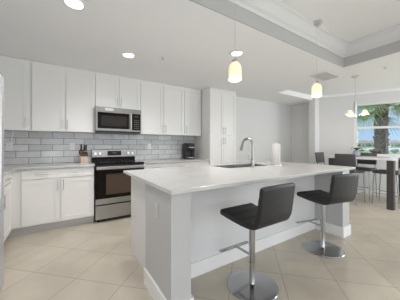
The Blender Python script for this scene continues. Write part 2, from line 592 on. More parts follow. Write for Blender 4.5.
def base(label, x0, x1, fronts, yf=BF):
    cx = (x0 + x1) / 2
    o = thing('base_cabinet', label, 'cabinet', (cx, YB - 0.013, 0), 0, 'white base cabinets under the counter')
    dy = yf - (YB - 0.013)
    MB().box(x0 - cx + 0.001, dy + 0.021, 0.11, x1 - cx - 0.001, 0, 0.8835).build('body', M['cab'], o, smooth=False)
    MB().box(x0 - cx + 0.001, dy + 0.08, 0, x1 - cx - 0.001, -0.02, 0.1095).build('toe_kick', M['toe'], o, smooth=False)
    for kind, a, b, z0, z1, hs in fronts:
        d = shaker(MB(), a - cx + G, b - cx - G, z0, z1, dy, rail=0.06 if kind == 'door' else 0.035).build(kind, M['cab'], o, smooth=False)
        for (hx, hz, v) in hs:
            pull(d, hx - cx, hz, dy, 0.15, v)
    return o


base('white base cabinet with a wide drawer above two doors, left of the range', -0.475, 0.392,
     [('drawer', -0.475, 0.392, 0.745, 0.872, [(-0.26, 0.81, False), (0.18, 0.81, False)]),
      ('door', -0.475, -0.0415, 0.125, 0.735, [(-0.0415 - 0.034, 0.64, True)]),
      ('door', -0.0415, 0.392, 0.125, 0.735, [(-0.0415 + 0.034, 0.64, True)])])
base('white base cabinet with two drawer fronts, just right of the range', 1.175, 2.11,
     [('drawer', 1.175, 2.11, 0.745, 0.872, [(1.40, 0.81, False), (1.88, 0.81, False)]),
      ('door', 1.175, 1.6425, 0.125, 0.735, [(1.6425 - 0.034, 0.64, True)]),
      ('door', 1.6425, 2.11, 0.125, 0.735, [(1.6425 + 0.034, 0.64, True)])])
base('narrow white base cabinet between the wider one and the tall pantry', 2.11, 2.57,
     [('drawer', 2.11, 2.57, 0.745, 0.872, [(2.34, 0.81, False)]),
      ('door', 2.11, 2.57, 0.125, 0.735, [(2.15, 0.64, True)])])

fl = [q for q in bpy.data.objects if q.name == 'base_cabinet'][0]
MB().box(-0.62 - fl.location.x, BF + 0.022 - fl.location.y, 0.11, -0.4755 - fl.location.x, BF + 0.06 - fl.location.y, 0.8835).build('filler', M['cab'], fl, smooth=False)
MB().box(-0.62 - fl.location.x, BF + 0.08 - fl.location.y, 0.0, -0.4742 - fl.location.x, BF + 0.10 - fl.location.y, 0.1095).build('toe_kick', M['toe'], fl, smooth=False)
# run along the left wall: built facing -Y, turned to face +X
o = thing('base_cabinet', 'white base cabinet along the left wall, beside the refrigerator', 'cabinet', (-1.185, 2.94, 0), R(90), 'white base cabinets under the counter')
dy = -0.625
MB().box(-0.58, dy + 0.021, 0.11, 0.62, 0, 0.8835).build('body', M['cab'], o, smooth=False)
MB().box(-0.58, dy + 0.08, 0, 0.62, -0.02, 0.1095).build('toe_kick', M['toe'], o, smooth=False)
for a, b in ((-0.58, 0.02), (0.02, 0.59)):
    d = shaker(MB(), a + G, b - G, 0.745, 0.872, dy, rail=0.035).build('drawer', M['cab'], o, smooth=False)
    pull(d, (a + b) / 2, 0.81, dy, 0.15, False)
    d = shaker(MB(), a + G, b - G, 0.125, 0.735, dy).build('door', M['cab'], o, smooth=False)
    pull(d, a + 0.04 if a > -0.1 else b - 0.04, 0.60, dy, 0.15, True)
MB().box(0.6201, dy + 0.022, 0.11, 0.6815, dy + 0.05, 0.883).build('filler', M['cab'], o, smooth=False)
# countertops
mb = MB().box(-1.186, 3.57, 0.884, 0.398, YB - 0.013, 0.914, 0.003).box(-1.186, 2.36, 0.884, -0.53, 3.5699, 0.914, 0.003)
tag(mb.build('countertop', M['quartz'], smooth=False), 'white quartz corner countertop under the knife block, left of the range', 'countertop')
mb = MB().box(1.168, 3.57, 0.884, 2.572, YB - 0.013, 0.914, 0.003)
tag(mb.build('countertop', M['quartz'], smooth=False), 'white quartz countertop under the coffee maker, right of the range', 'countertop')

# ------------------------------------------------------------------ range
RX0, RX1, RF = 0.403, 1.163, 3.545
rc = (RX0 + RX1) / 2
o = thing('range', 'stainless steel electric range with black oven door and glass cooktop', 'range', (rc, 4.185, 0))
hw = 0.378
F = RF - 4.185
MB().box(-hw, F + 0.045, 0.03, hw, -0.005, 0.895).build('body', M['black_plastic'], o, smooth=False)
for sx in (-1, 1):
    for yy in (F + 0.09, -0.06):
        MB().cyl((sx * 0.33, yy, 0), (sx * 0.33, yy, 0.031), 0.018, 12).build('foot', M['black_plastic'], o)
ct = MB().box(-hw, F + 0.005, 0.8955, hw, -0.075, 0.922, 0.006).build('cooktop', M['black_glass'], o, smooth=False)
for bx, by, br in ((-0.19, F + 0.16, 0.10), (0.19, F + 0.16, 0.085), (-0.19, F + 0.42, 0.08), (0.19, F + 0.42, 0.10)):
    MB().lathe([(br, 0.9222), (br, 0.9228), (br - 0.006, 0.9228), (br - 0.006, 0.9222)], (bx, by, 0), 32, cap=False).build('burner_ring', M['button'], ct)
bg = MB().box(-hw, -0.072, 0.9, hw, -0.004, 0.985).build('riser', M['black_glass'], o, smooth=False)
bp = MB().box(-hw, -0.074, 0.986, hw, -0.002, 1.135, 0.012).build('control_panel', M['steel'], o, smooth=False)
for kx in (-0.32, -0.245, 0.245, 0.32):
    MB().cyl((kx, -0.0735, 1.06), (kx, -0.105, 1.06), 0.026, 20, 0.022).build('knob', M['knob'], bp)
dsp = MB().box(-0.12, -0.079, 1.02, 0.12, -0.0745, 1.105).build('clock_panel', M['black_glass'], bp, smooth=False)
MB().box(-0.035, -0.0805, 1.058, 0.035, -0.0792, 1.082).build('clock_digits', M['display'], dsp, smooth=False)
# top rail above the door
MB().box(-hw, F + 0.012, 0.8805, hw, F + 0.0445, 0.895).build('front_trim', M['black_plastic'], o, smooth=False)
dr = MB().box(-hw, F + 0.006, 0.372, hw, F + 0.0445, 0.88, 0.004).build('oven_door', M['black_glass'], o, smooth=False)
MB().box(-0.23, F + 0.003, 0.43, 0.27, F + 0.0065, 0.755).build('oven_window', M['oven_glass'], dr, smooth=False)
hb = MB().box(-hw + 0.005, F - 0.048, 0.828, hw - 0.005, F - 0.022, 0.878, 0.008)
for s in (-1, 1):
    hb.box(s * 0.33 - 0.016, F - 0.023, 0.838, s * 0.33 + 0.016, F + 0.007, 0.868)
hb.build('handle', M['steel'], dr, smooth=False)
MB().box(-hw, F + 0.004, 0.285, hw, F + 0.0445, 0.37, 0.004).build('door_bottom_panel', M['steel'], o, smooth=False)
MB().box(-hw, F + 0.004, 0.055, hw, F + 0.0445, 0.265, 0.004).build('storage_drawer', M['steel'], o, smooth=False)

# ------------------------------------------------------------------ microwave
o = thing('microwave', 'stainless steel over-range microwave under the short wall cabinet', 'microwave', (0.808, 4.185, 1.415))
F = 3.80 - 4.185
MB().box(-0.378, F + 0.03, 0.02, 0.378, 0, 0.43).build('body', M['black_plastic'], o, smooth=False)
fr = MB().box(-0.379, F, 0.035, 0.379, F + 0.0295, 0.4345, 0.004).build('front_frame', M['micro_steel'], o, smooth=False)
d = MB().box(-0.345, F - 0.006, 0.075, 0.160, F - 0.0005, 0.345).build('door_glass', M['black_glass'], o, smooth=False)
MB().box(-0.295, F - 0.008, 0.115, 0.120, F - 0.0065, 0.295).build('door_window', M['micro_glass'], d, smooth=False)
h = MB().cyl((0.186, F - 0.038, 0.075), (0.186, F - 0.038, 0.355), 0.011, 12)
for z in (0.10, 0.33):
    h.cyl((0.186, F - 0.038, z), (0.186, F - 0.0005, z), 0.008, 10)
h.build('handle', M['nickel'], o)
cp = MB().box(0.212, F - 0.006, 0.06, 0.362, F - 0.0005, 0.355).build('control_panel', M['black_glass'], o, smooth=False)
for r_ in range(5):
    for c_ in range(3):
        MB().box(0.245 + c_ * 0.032, F - 0.0075, 0.085 + r_ * 0.036, 0.267 + c_ * 0.032, F - 0.0062, 0.107 + r_ * 0.036).build('button', M['button'], cp, smooth=False)
MB().box(0.245, F - 0.0078, 0.292, 0.33, F - 0.0062, 0.325).build('display', M['display'], cp, smooth=False)
MB().box(-0.37, F + 0.02, 0.004, 0.37, -0.02, 0.0195).build('underside_vent', M['black_plastic'], o, smooth=False)
MB().box(-0.23, F - 0.0035, 0.375, -0.10, F - 0.0005, 0.418).build('vent_panel', M['knob'], fr, smooth=False)

# ------------------------------------------------------------------ refrigerator (only its door edge shows at the left of the photo)
o = thing('refrigerator', 'tall pale steel refrigerator at the left edge of the kitchen', 'refrigerator', (-1.185, 1.86, 0), R(90))
dy = -0.775
MB().box(-0.445, dy + 0.07, 0.06, 0.445, -0.02, 1.76).build('body', M['fridge'], o, smooth=False)
MB().box(-0.44, dy + 0.075, 0.0, 0.44, -0.03, 0.0595).build('base_grille', M['slot'], o, smooth=False)
for a, b, s in ((-0.445, -0.002, 1), (0.002, 0.445, -1)):
    d = MB().box(a, dy, 0.72, b, dy + 0.069, 1.755, 0.01).build('door', M['fridge'], o, smooth=False)
    hx = b - 0.045 if s > 0 else a + 0.045
    hb = MB().cyl((hx, dy - 0.05, 0.85), (hx, dy - 0.05, 1.6), 0.012, 12)
    for z in (0.9, 1.55):
        hb.cyl((hx, dy - 0.05, z), (hx, dy + 0.002, z), 0.009, 10)
    hb.build('handle', M['nickel'], d)
    MB().box(b - 0.07 if s < 0 else a, dy + 0.01, 1.7605, b if s < 0 else a + 0.07, dy + 0.14, 1.785, 0.004).build('hinge_cover', M['gasket'], o, smooth=False)
d = MB().box(-0.445, dy, 0.065, 0.445, dy + 0.069, 0.712, 0.01).build('freezer_drawer', M['fridge'], o, smooth=False)
MB().box(-0.40, dy - 0.010, 0.675, 0.40, dy - 0.0005, 0.700, 0.003).build('handle', M['nickel'], d, smooth=False)

# ------------------------------------------------------------------ island
IX0, IX1 = 0.60, 3.25
IY0, IY1, IYK = 1.275, 2.46, 1.64
o = thing('kitchen_island', 'long white kitchen island base with a recessed knee space behind the bar stools', 'island', ((IX0 + IX1) / 2, (IY0 + IY1) / 2, 0))
ox, oy = (IX0 + IX1) / 2, (IY0 + IY1) / 2


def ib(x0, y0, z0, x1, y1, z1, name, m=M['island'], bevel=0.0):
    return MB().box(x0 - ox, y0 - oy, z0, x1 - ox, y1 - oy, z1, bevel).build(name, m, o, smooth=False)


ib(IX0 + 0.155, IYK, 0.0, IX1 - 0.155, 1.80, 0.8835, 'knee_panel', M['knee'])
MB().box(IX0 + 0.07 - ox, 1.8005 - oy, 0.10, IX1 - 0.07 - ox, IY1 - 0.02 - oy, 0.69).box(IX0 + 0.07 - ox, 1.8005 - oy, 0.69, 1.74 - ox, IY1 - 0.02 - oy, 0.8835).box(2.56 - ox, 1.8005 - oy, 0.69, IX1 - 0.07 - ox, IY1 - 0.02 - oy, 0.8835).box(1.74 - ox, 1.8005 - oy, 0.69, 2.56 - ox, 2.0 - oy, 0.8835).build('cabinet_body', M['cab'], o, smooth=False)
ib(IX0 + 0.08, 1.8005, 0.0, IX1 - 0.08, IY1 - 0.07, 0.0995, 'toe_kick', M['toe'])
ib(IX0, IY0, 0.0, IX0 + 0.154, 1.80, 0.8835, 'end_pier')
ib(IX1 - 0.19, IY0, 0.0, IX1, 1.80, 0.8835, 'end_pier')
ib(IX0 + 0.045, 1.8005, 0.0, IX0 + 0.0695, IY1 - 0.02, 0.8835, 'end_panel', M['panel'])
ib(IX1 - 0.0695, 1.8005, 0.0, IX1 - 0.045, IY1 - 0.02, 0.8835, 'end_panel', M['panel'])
bb = MB()


def bbox_(x0, y0, x1, y1):
    bb.box(x0 - ox, y0 - oy, 0.0, x1 - ox, y1 - oy, 0.13)


bbox_(IX0 - 0.016, IY0 - 0.0004, IX0 - 0.0005, 1.80)
bbox_(IX0 - 0.016, IY0 - 0.016, IX0 + 0.17, IY0 - 0.0005)
bbox_(IX0 + 0.1545, IY0 - 0.0004, IX0 + 0.1699, IYK - 0.0005)
bbox_(IX0 + 0.17, IYK - 0.016, IX1 - 0.206, IYK - 0.0005)
bbox_(IX1 - 0.2059, IY0 - 0.0004, IX1 - 0.1905, IYK - 0.0005)
bbox_(IX1 - 0.206, IY0 - 0.016, IX1 + 0.016, IY0 - 0.0005)
bbox_(IX1 + 0.0005, IY0 - 0.0004, IX1 + 0.016, 1.80)
bb.build('baseboard', M['trim'], o, smooth=False)
for k in range(3):
    xa = IX0 + 0.08 + k * 0.83
    xb = xa + 0.82
    d = MB()
    for rr in ((xa - ox, 0.125, xb - ox, 0.735), (xa - ox, 0.745, xb - ox, 0.872)):
        d.box(rr[0], IY1 - 0.02 - oy + 0.0005, rr[1], rr[2], IY1 - oy, rr[3])
    d.build('kitchen_side_front', M['cab'], o, smooth=False)

# counter with a sink cut-out
SX0, SX1, SY0, SY1 = 1.75, 2.55, 2.01, 2.42
CX0, CX1, CY0, CY1 = 0.573, 3.29, 1.215, 2.505
outer = [(CX0, CY0), (CX1, CY0), (CX1, CY1), (CX0, CY1)]
inner = [(SX0, SY0), (SX1, SY0), (SX1, SY1), (SX0, SY1)]
mb = MB()
B = mb.bm
V = {}
for z in (0.884, 0.914):
    V[z] = ([B.verts.new((x, y, z)) for x, y in outer], [B.verts.new((x, y, z)) for x, y in inner])
for k in range(4):
    n = (k + 1) % 4
    lo, hi = V[0.884], V[0.914]
    B.faces.new((hi[0][k], hi[0][n], hi[1][n], hi[1][k]))
    B.faces.new((lo[0][n], lo[0][k], lo[1][k], lo[1][n]))
    B.faces.new((lo[0][k], lo[0][n], hi[0][n], hi[0][k]))
    B.faces.new((lo[1][n], lo[1][k], hi[1][k], hi[1][n]))
es = [ed for ed in B.edges if all(v in V[0.914][0] or v in V[0.884][0] for v in ed.verts)]
bmesh.ops.bevel(B, geom=es, offset=0.004, segments=2, profile=0.5, affect='EDGES')
tag(mb.build('island_countertop', M['quartz'], smooth=False), 'large white quartz slab topping the kitchen island', 'countertop')

# sink
o = thing('kitchen_sink', 'undermount stainless steel sink set into the island counter', 'sink', ((SX0 + SX1) / 2, (SY0 + SY1) / 2, 0.70))
hx, hy = (SX1 - SX0) / 2 - 0.001, (SY1 - SY0) / 2 - 0.001
mb = MB()
t_ = 0.012
mb.box(-hx, -hy, 0, hx, hy, 0.012)
mb.box(-hx, -hy, 0.012, -hx + t_, hy, 0.209)
mb.box(hx - t_, -hy, 0.012, hx, hy, 0.209)
mb.box(-hx + t_, -hy, 0.012, hx - t_, -hy + t_, 0.209)
mb.box(-hx + t_, hy - t_, 0.012, hx - t_, hy, 0.209)
mb.build('basin', M['steel'], o, smooth=False)
MB().lathe([(0.045, 0.0125), (0.045, 0.016), (0.02, 0.016)], (0, 0, 0), 20).build('drain', M['nickel'], o)

# faucet
o = thing('kitchen_faucet', 'brushed nickel gooseneck pull-down faucet behind the island sink', 'faucet', (2.085, 1.93, 0.914))
MB().lathe([(0.030, 0), (0.030, 0.008), (0.024, 0.016), (0.021, 0.05), (0.021, 0.10), (0.016, 0.115)], seg=20).build('base', M['faucet'], o)
pts = [(0, 0, 0.10), (0, 0, 0.20), (0, 0, 0.285)]
for k in range(1, 13):
    a = PI * k / 12 * 0.94
    pts.append((0, 0.095 - 0.095 * math.cos(a), 0.285 + 0.095 * math.sin(a)))
MB().tube(pts, 0.016, 12).build('spout', M['faucet'], o)
e_ = Vector(pts[-1])
dn = (Vector(pts[-1]) - Vector(pts[-2])).normalized()
MB().cyl(e_ - dn * 0.005, e_ + dn * 0.085, 0.0165, 14, 0.021).build('spray_head', M['faucet'], o)
MB().cyl((0, 0, 0.075), (-0.045, 0.0, 0.08), 0.011, 12).tube([(-0.042, 0, 0.08), (-0.055, 0, 0.11), (-0.06, 0.0, 0.175)], [0.009, 0.008, 0.006], 10).build('lever', M['faucet'], o)

# paper towels
o = thing('paper_towel_holder', 'steel upright holder carrying a paper towel roll on the island', 'paper towel holder', (2.66, 2.0, 0.914))
MB().lathe([(0.082, 0), (0.082, 0.010), (0.076, 0.014)], seg=28).build('base', M['nickel'], o)
MB().cyl((0, 0, 0.013), (0, 0, 0.335), 0.007, 12).lathe([(0.007, 0.335), (0.014, 0.342), (0.012, 0.354), (0.003, 0.358)], seg=12).build('post', M['nickel'], o)
MB().cyl((0.078, -0.012, 0.008), (0.078, -0.012, 0.15), 0.005, 10).build('side_arm', M['nickel'], o)
mb = MB()
seg = 28
mb.lathe([(0.021, 0), (0.058, 0), (0.060, 0.004), (0.060, 0.296), (0.058, 0.30), (0.021, 0.30), (0.021, 0)], seg=seg, cap=False)
tag(mb.build('paper_towel_roll', M['paper'], loc=(2.66, 2.0, 0.929)), 'off-white paper towel roll standing on the holder beside the faucet', 'paper towel')

# ------------------------------------------------------------------ things on the back counter
o = thing('coffee_maker', 'black single-serve coffee maker on the counter beside the pantry', 'coffee maker', (2.285, 3.98, 0.914))
MB().prism([(0.14, 0), (-0.14, 0), (-0.14, 0.028), (-0.02, 0.034), (-0.02, 0.20), (-0.13, 0.21), (-0.14, 0.30), (-0.11, 0.335), (0.06, 0.345), (0.14, 0.31)], -0.085, 0.085, 0.012).build('body', M['black_plastic'], o)
MB().box(0.0855, -0.06, 0.0, 0.125, 0.13, 0.30, 0.01).build('water_tank', M['button'], o)
MB().box(-0.07, -0.132, 0.0285, 0.07, -0.03, 0.036).build('drip_tray', M['nickel'], o, smooth=False)
MB().cyl((0, -0.08, 0.165), (0, -0.08, 0.205), 0.02, 14).build('nozzle', M['black_plastic'], o)
MB().tube([(-0.075, -0.14, 0.245), (-0.075, -0.165, 0.25), (0.075, -0.165, 0.25), (0.075, -0.14, 0.245)], 0.008, 8).build('handle', M['nickel'], o)
MB().tube([(-0.085, 0.05, 0.03), (-0.12, 0.03, 0.012), (-0.15, 0.0, 0.02), (-0.155, 0.03, 0.035), (-0.14, 0.06, 0.02), (-0.13, 0.12, 0.008)], 0.006, 8).build('power_cord', M['black_plastic'], o)

o = thing('knife_block', 'pale wooden knife block with brown top on the counter left of the range', 'knife block', (0.275, 4.03, 0.914), R(8))
MB().prism([(0.075, 0), (-0.075, 0), (-0.075, 0.105), (0.05, 0.155), (0.075, 0.14)], -0.055, 0.055, 0.004).build('body', M['wood'], o)
MB().prism([(0.0755, 0.1415), (0.05, 0.1565), (-0.0755, 0.1065), (-0.0755, 0.135), (0.035, 0.215), (0.0755, 0.195)], -0.055, 0.055, 0.003).build('slotted_top', M['brown_wood'], o)


def knife(x, y, zt, ln, label, group=None):
    k = thing('kitchen_knife', label, 'knife', (0.275 + x, 4.03 + y, 0.914 + zt), R(8), group)
    tilt = Matrix.Rotation(R(10), 4, 'X')
    MB().box(-0.011, -0.011, 0.0, 0.011, 0.011, ln, 0.005, mtx=tilt).build('handle', M['black_plastic'], k)
    MB().box(-0.009, -0.009, -0.014, 0.009, 0.009, -0.0005, 0.002, mtx=tilt).build('bolster', M['nickel'], k)


knife(-0.036, -0.01, 0.19, 0.125, 'black-handled knife standing alone at the left of the wooden block')
for x, y in ((0.012, 0.005), (0.038, 0.0)):
    knife(x, y, 0.20, 0.105 if x > 0.02 else 0.10, 'black-handled knife in the cluster at the right of the wooden block', 'knives clustered in the block')


# outlets
def outlet(label, loc, rz, blank=False):
    p = thing('wall_outlet', label, 'outlet', loc, rz, 'white electrical outlets')
    pl = MB().box(-0.038, -0.006, -0.06, 0.038, 0, 0.06, 0.002).build('cover_plate', M['plate'] if blank else M['plastic'], p, smooth=False)
    if blank:
        MB().box(-0.017, -0.0085, -0.034, 0.017, -0.0062, 0.034).build('rocker', M['plate'], p, smooth=False)
        return p
    for s in (-1, 1):
        s_ = MB().box(-0.017, -0.0085, s * 0.022 - 0.015, 0.017, -0.0062, s * 0.022 + 0.015).build('socket', M['plastic'], p, smooth=False)
        MB().box(-0.008, -0.0092, s * 0.022 - 0.006, -0.006, -0.0086, s * 0.022 + 0.006).box(0.006, -0.0092, s * 0.022 - 0.006, 0.008, -0.0086, s * 0.022 + 0.006).build('slot', M['slot'], s_, smooth=False)
    return p


outlet('white outlet plate on the tile with a thin cord above it, nearest the refrigerator', (-0.688, YB - 0.0125, 1.185), 0)
outlet('white outlet plate on the tile just behind the knife block', (0.115, YB - 0.0125, 1.185), 0)
outlet('white outlet plate on the tile between the range and the coffee maker', (1.475, YB - 0.0125, 1.185), 0)
outlet('plain white electrical plate on the end of the island', (IX0 - 0.0005, 1.53, 0.70), R(-90), True)
o = thing('under_cabinet_cord', 'short white cord hanging from the corner cabinet to the outlet', 'cord', (-0.665, YB - 0.03, 1.25))
MB().tube([(0, 0, -0.02), (0.004, 0, 0.05), (0.014, 0, 0.10), (0.016, 0, 0.168)], 0.006, 8).build('cable', M['plastic'], o)
MB().box(-0.016, -0.014, -0.066, 0.016, 0.008, -0.019, 0.004).build('plug', M['plastic'], o)


# ------------------------------------------------------------------ bar stools
def seat_profile(ctrl, th_seat, th_back, n=64, ridge=0.004, nridge=9):
    """offset outline of a smooth curve given by control points (y, z)"""
    P = [Vector((a, b)) for a, b in ctrl]

    def cr(p0, p1, p2, p3, u):
        return 0.5 * ((2 * p1) + (p2 - p0) * u + (2 * p0 - 5 * p1 + 4 * p2 - p3) * u * u + (3 * p1 - p0 - 3 * p2 + p3) * u ** 3)
    ext = [P[0] * 2 - P[1]] + P + [P[-1] * 2 - P[-2]]
    pts = []
    m = len(P) - 1
    for i in range(n + 1):
        s = i / n * m
        k = min(int(s), m - 1)
        pts.append(cr(ext[k], ext[k + 1], ext[k + 2], ext[k + 3], s - k))
    inner_, outer_ = [], []
    for i, p in enumerate(pts):
        tg = (pts[min(i + 1, n)] - pts[max(i - 1, 0)]).normalized()
        nr = Vector((tg.y, -tg.x))                 # towards the sitter
        if nr.y < 0 and i < n * 0.3:
            nr = -nr
        s = i / n
        th = th_seat + (th_back - th_seat) * s
        endf = min(1, math.sqrt(max(0.0, min(s, 1 - s) / 0.03)) * 0.55 + 0.45)
        rg = abs(math.sin(s * PI * nridge)) ** 0.5 * ridge
        inner_.append(p + nr * (th / 2 * endf + rg * endf))
        outer_.append(p - nr * (th / 2 * endf))
    return [tuple(v) for v in inner_] + [tuple(v) for v in reversed(outer_)]


def make_stool(label):
    o = thing('bar_stool', label, 'bar stool', (0, 0, 0), 0, 'bar stools at the island')
    ctrl = [(0.205, 0.615), (0.12, 0.604), (0.0, 0.592), (-0.12, 0.588), (-0.193, 0.602), (-0.228, 0.65), (-0.243, 0.72), (-0.257, 0.82), (-0.270, 0.905)]
    MB().prism(seat_profile(ctrl, 0.052, 0.036), -0.192, 0.192, 0.012).build('seat_shell', M['leather'], o)
    MB().box(-0.09, -0.09, 0.545, 0.09, 0.09, 0.566, 0.006).build('seat_plate', M['black_plastic'], o)
    MB().lathe([(0.026, 0.20), (0.026, 0.545)], seg=20).build('gas_lift', M['chrome'], o)
    MB().lathe([(0.034, 0.014), (0.023, 0.03), (0.022, 0.196), (0.028, 0.198), (0.028, 0.204)], seg=20).build('column', M['chrome'], o)
    MB().lathe([(0.212, 0.0), (0.216, 0.004), (0.212, 0.010), (0.15, 0.015), (0.06, 0.019), (0.035, 0.024)], seg=48).build('base_disc', M['chrome'], o)
    MB().box(-0.012, 0.024, 0.250, 0.012, 0.195, 0.262, 0.003).build('footrest_arm', M['chrome'], o, smooth=False)
    MB().box(-0.185, 0.195, 0.246, 0.165, 0.228, 0.260, 0.005).build('footrest_bar', M['chrome'], o, smooth=False)
    return o


s1 = make_stool('black leather bar stool with chrome disc base, nearest the camera')
s1.location = (1.355, 1.262, 0)
s2 = copy_tree(s1)
s2['label'] = 'black leather bar stool at the far right end of the island'
s2.location = (2.53, 1.262, 0)
s2.rotation_euler = (0, 0, R(-12))

# ------------------------------------------------------------------ dining set
TX0, TX1, TY0, TY1, TZ = 5.08, 5.92, 1.28, 2.42, 0.96
o = thing('dining_table', 'counter-height dining table with white top and square charcoal legs', 'table', ((TX0 + TX1) / 2, (TY0 + TY1) / 2, 0))
hx, hy = (TX1 - TX0) / 2, (TY1 - TY0) / 2
MB().box(-hx, -hy, TZ - 0.04, hx, hy, TZ, 0.004).build('table_top', M['table_white'], o, smooth=False)
for sx in (-1, 1):
    for sy in (-1, 1):
        MB().box(sx * (hx - 0.07) - 0.052, sy * (hy - 0.055) - 0.052, 0, sx * (hx - 0.07) + 0.052, sy * (hy - 0.055) + 0.052, TZ - 0.0405, 0.004).build('leg', M['dark_wood'], o, smooth=False)


def make_chair(label, slot):
    o = thing('counter_chair', label, 'chair', (0, 0, 0), 0, 'counter chairs around the dining table')
    MB().box(-0.205, -0.20, 0.635, 0.205, 0.21, 0.69, 0.018).build('seat', M['chair_fabric'], o)
    mb = MB()
    tl = Matrix.Translation((0, -0.20, 0.69)) @ Matrix.Rotation(R(7), 4, 'X')
    mb.box(-0.19, -0.02, 0.075, 0.19, 0.02, 0.345, 0.016, mtx=tl)
    mb.build('backrest', M['chair_fabric'], o)
    for s in (-1, 1):
        MB().cyl((s * 0.17, -0.185, 0.66), tl @ Vector((s * 0.17, 0, 0.10)), 0.012, 10).build('back_post', M['chrome'], o)
        MB().tube([(s * 0.18, -0.17, 0.64), (s * 0.195, -0.21, 0.0)], [0.012, 0.009], 10).build('leg', M['chrome'], o)
        MB().tube([(s * 0.18, 0.18, 0.64), (s * 0.195, 0.21, 0.0)], [0.012, 0.009], 10).build('leg', M['chrome'], o)
        MB().cyl((s * 0.19, -0.197, 0.23), (s * 0.19, 0.197, 0.23), 0.007, 8).build('stretcher', M['chrome'], o)
    MB().cyl((-0.19, 0.195, 0.27), (0.19, 0.195, 0.27), 0.007, 8).build('stretcher', M['chrome'], o)
    return o


ca = make_chair('charcoal counter chair on the near long side of the dining table, back towards the island', False)
ca.location = (5.09, 1.985, 0)
ca.rotation_euler = (0, 0, R(-90))
for label, loc, rz in (
        ('charcoal counter chair on the window side of the dining table', (5.785, 1.995, 0), 90),
        ('charcoal counter chair tucked under the near end of the dining table, beside its dark leg', (5.545, 1.475, 0), 0),
        ('charcoal counter chair at the far end of the dining table, by the wall pier', (5.56, 2.62, 0), 180)):
    cc = copy_tree(ca)
    cc['label'] = label
    cc.location = loc
    cc.rotation_euler = (0, 0, R(rz))

o = thing('potted_plant', 'small blue-grey vase with dark leaves on the dining table', 'plant', (5.46, 2.0, TZ))
MB().lathe([(0.035, 0), (0.062, 0.02), (0.075, 0.06), (0.066, 0.10), (0.045, 0.125), (0.05, 0.14), (0.044, 0.14), (0.038, 0.122)], seg=22).build('vase', M['vase'], o)
for k in range(9):
    a = R(150 + k * 26 + random.uniform(-10, 10))
    L = random.uniform(0.11, 0.2)
    dx, dyv = math.cos(a), math.sin(a)
    px_, py_ = -dyv, dx
    mb = MB()
    prev = None
    for i in range(7):
        u = i / 6
        wd = 0.028 * math.sin(PI * min(0.97, 0.08 + u * 0.92)) + 0.002
        cxp = Vector((dx * L * u, dyv * L * u, 0.12 + 0.09 * math.sin(u * 2.3) - 0.03 * u))
        row = [mb.bm.verts.new(cxp + Vector((px_, py_, 0)) * wd * s + Vector((0, 0, 0.008 * abs(s)))) for s in (-1, 0, 1)]
        if prev:
            for j in (0, 1):
                mb.bm.faces.new((prev[j], prev[j + 1], row[j + 1], row[j]))
        prev = row
    mb.build('leaf', M['leaf'], o)


# ------------------------------------------------------------------ lamps and ceiling fittings
def pendant(label, x, y, ztop, zb, ln):
    o = thing('pendant_lamp', label, 'pendant lamp', (x, y, zb), 0, 'pendant lamps over the island')
    H = ztop - zb
    MB().lathe([(0.068, H - 0.0005), (0.068, H - 0.012), (0.05, H - 0.03), (0.012, H - 0.035)], seg=28).build('canopy', M['nickel'], o)
    MB().cyl((0, 0, ln), (0, 0, H - 0.034), 0.0016, 8).build('cord', M['nickel'], o)
    MB().lathe([(0.03, ln - 0.032), (0.028, ln - 0.012), (0.014, ln), (0.006, ln + 0.015)], seg=20).build('socket_cap', M['nickel'], o)
    sh = MB().lathe([(0.0575, 0.0), (0.0585, 0.02), (0.058, 0.09), (0.055, 0.115), (0.047, 0.138), (0.034, 0.152), (0.022, ln - 0.033), (0.02, ln - 0.036), (0.032, 0.148), (0.044, 0.134), (0.0515, 0.112), (0.0545, 0.09), (0.055, 0.02), (0.054, 0.0), (0.0575, 0.0)], seg=32, cap=False).build('glass_shade', M['shade'], o)
    MB().lathe([(0.058, -0.001), (0.0595, 0.001), (0.060, 0.022), (0.0588, 0.022)], seg=32, cap=False).build('rim', M['shade_rim'], sh)
    MB().blob((0, 0, 0.07), 0.026, 2).build('bulb', M['shade_rim'], o)
    light('pendant_light', 'POINT', (0, 0, 0.035), 2.0, (1, 0.85, 0.62), parent=o, shadow_soft_size=0.03)
    return o


pendant('glowing cream glass pendant over the near end of the island', 1.30, 1.415, 2.76, 1.795, 0.19)
pendant('glowing cream glass pendant over the far end of the island', 2.685, 1.415, 2.76, 1.826, 0.19)


def downlight(label, x, y):
    o = thing('recessed_downlight', label, 'downlight', (x, y, CZ), 0, 'recessed ceiling downlights')
    MB().lathe([(0.092, -0.0005), (0.092, -0.006), (0.074, -0.010), (0.066, -0.004), (0.066, -0.0005)], seg=32, cap=False).build('trim_ring', M['plastic'], o)
    MB().lathe([(0.0655, -0.0006), (0.0655, -0.006), (0.03, -0.0075)], seg=28).build('lens', M['led'], o)
    light('downlight_lamp', 'SPOT', (0, 0, -0.03), 56, (1, 0.99, 0.98), parent=o, spot_size=R(150), spot_blend=0.9, shadow_soft_size=0.07)


downlight('glowing round ceiling downlight cut by the top edge of the photo', 0.075, 2.12)
downlight('glowing round ceiling downlight in front of the wall cabinets above the microwave', 0.74, 2.93)
downlight('glowing round ceiling downlight just above the nearer pendant lamp', 1.94, 2.08)

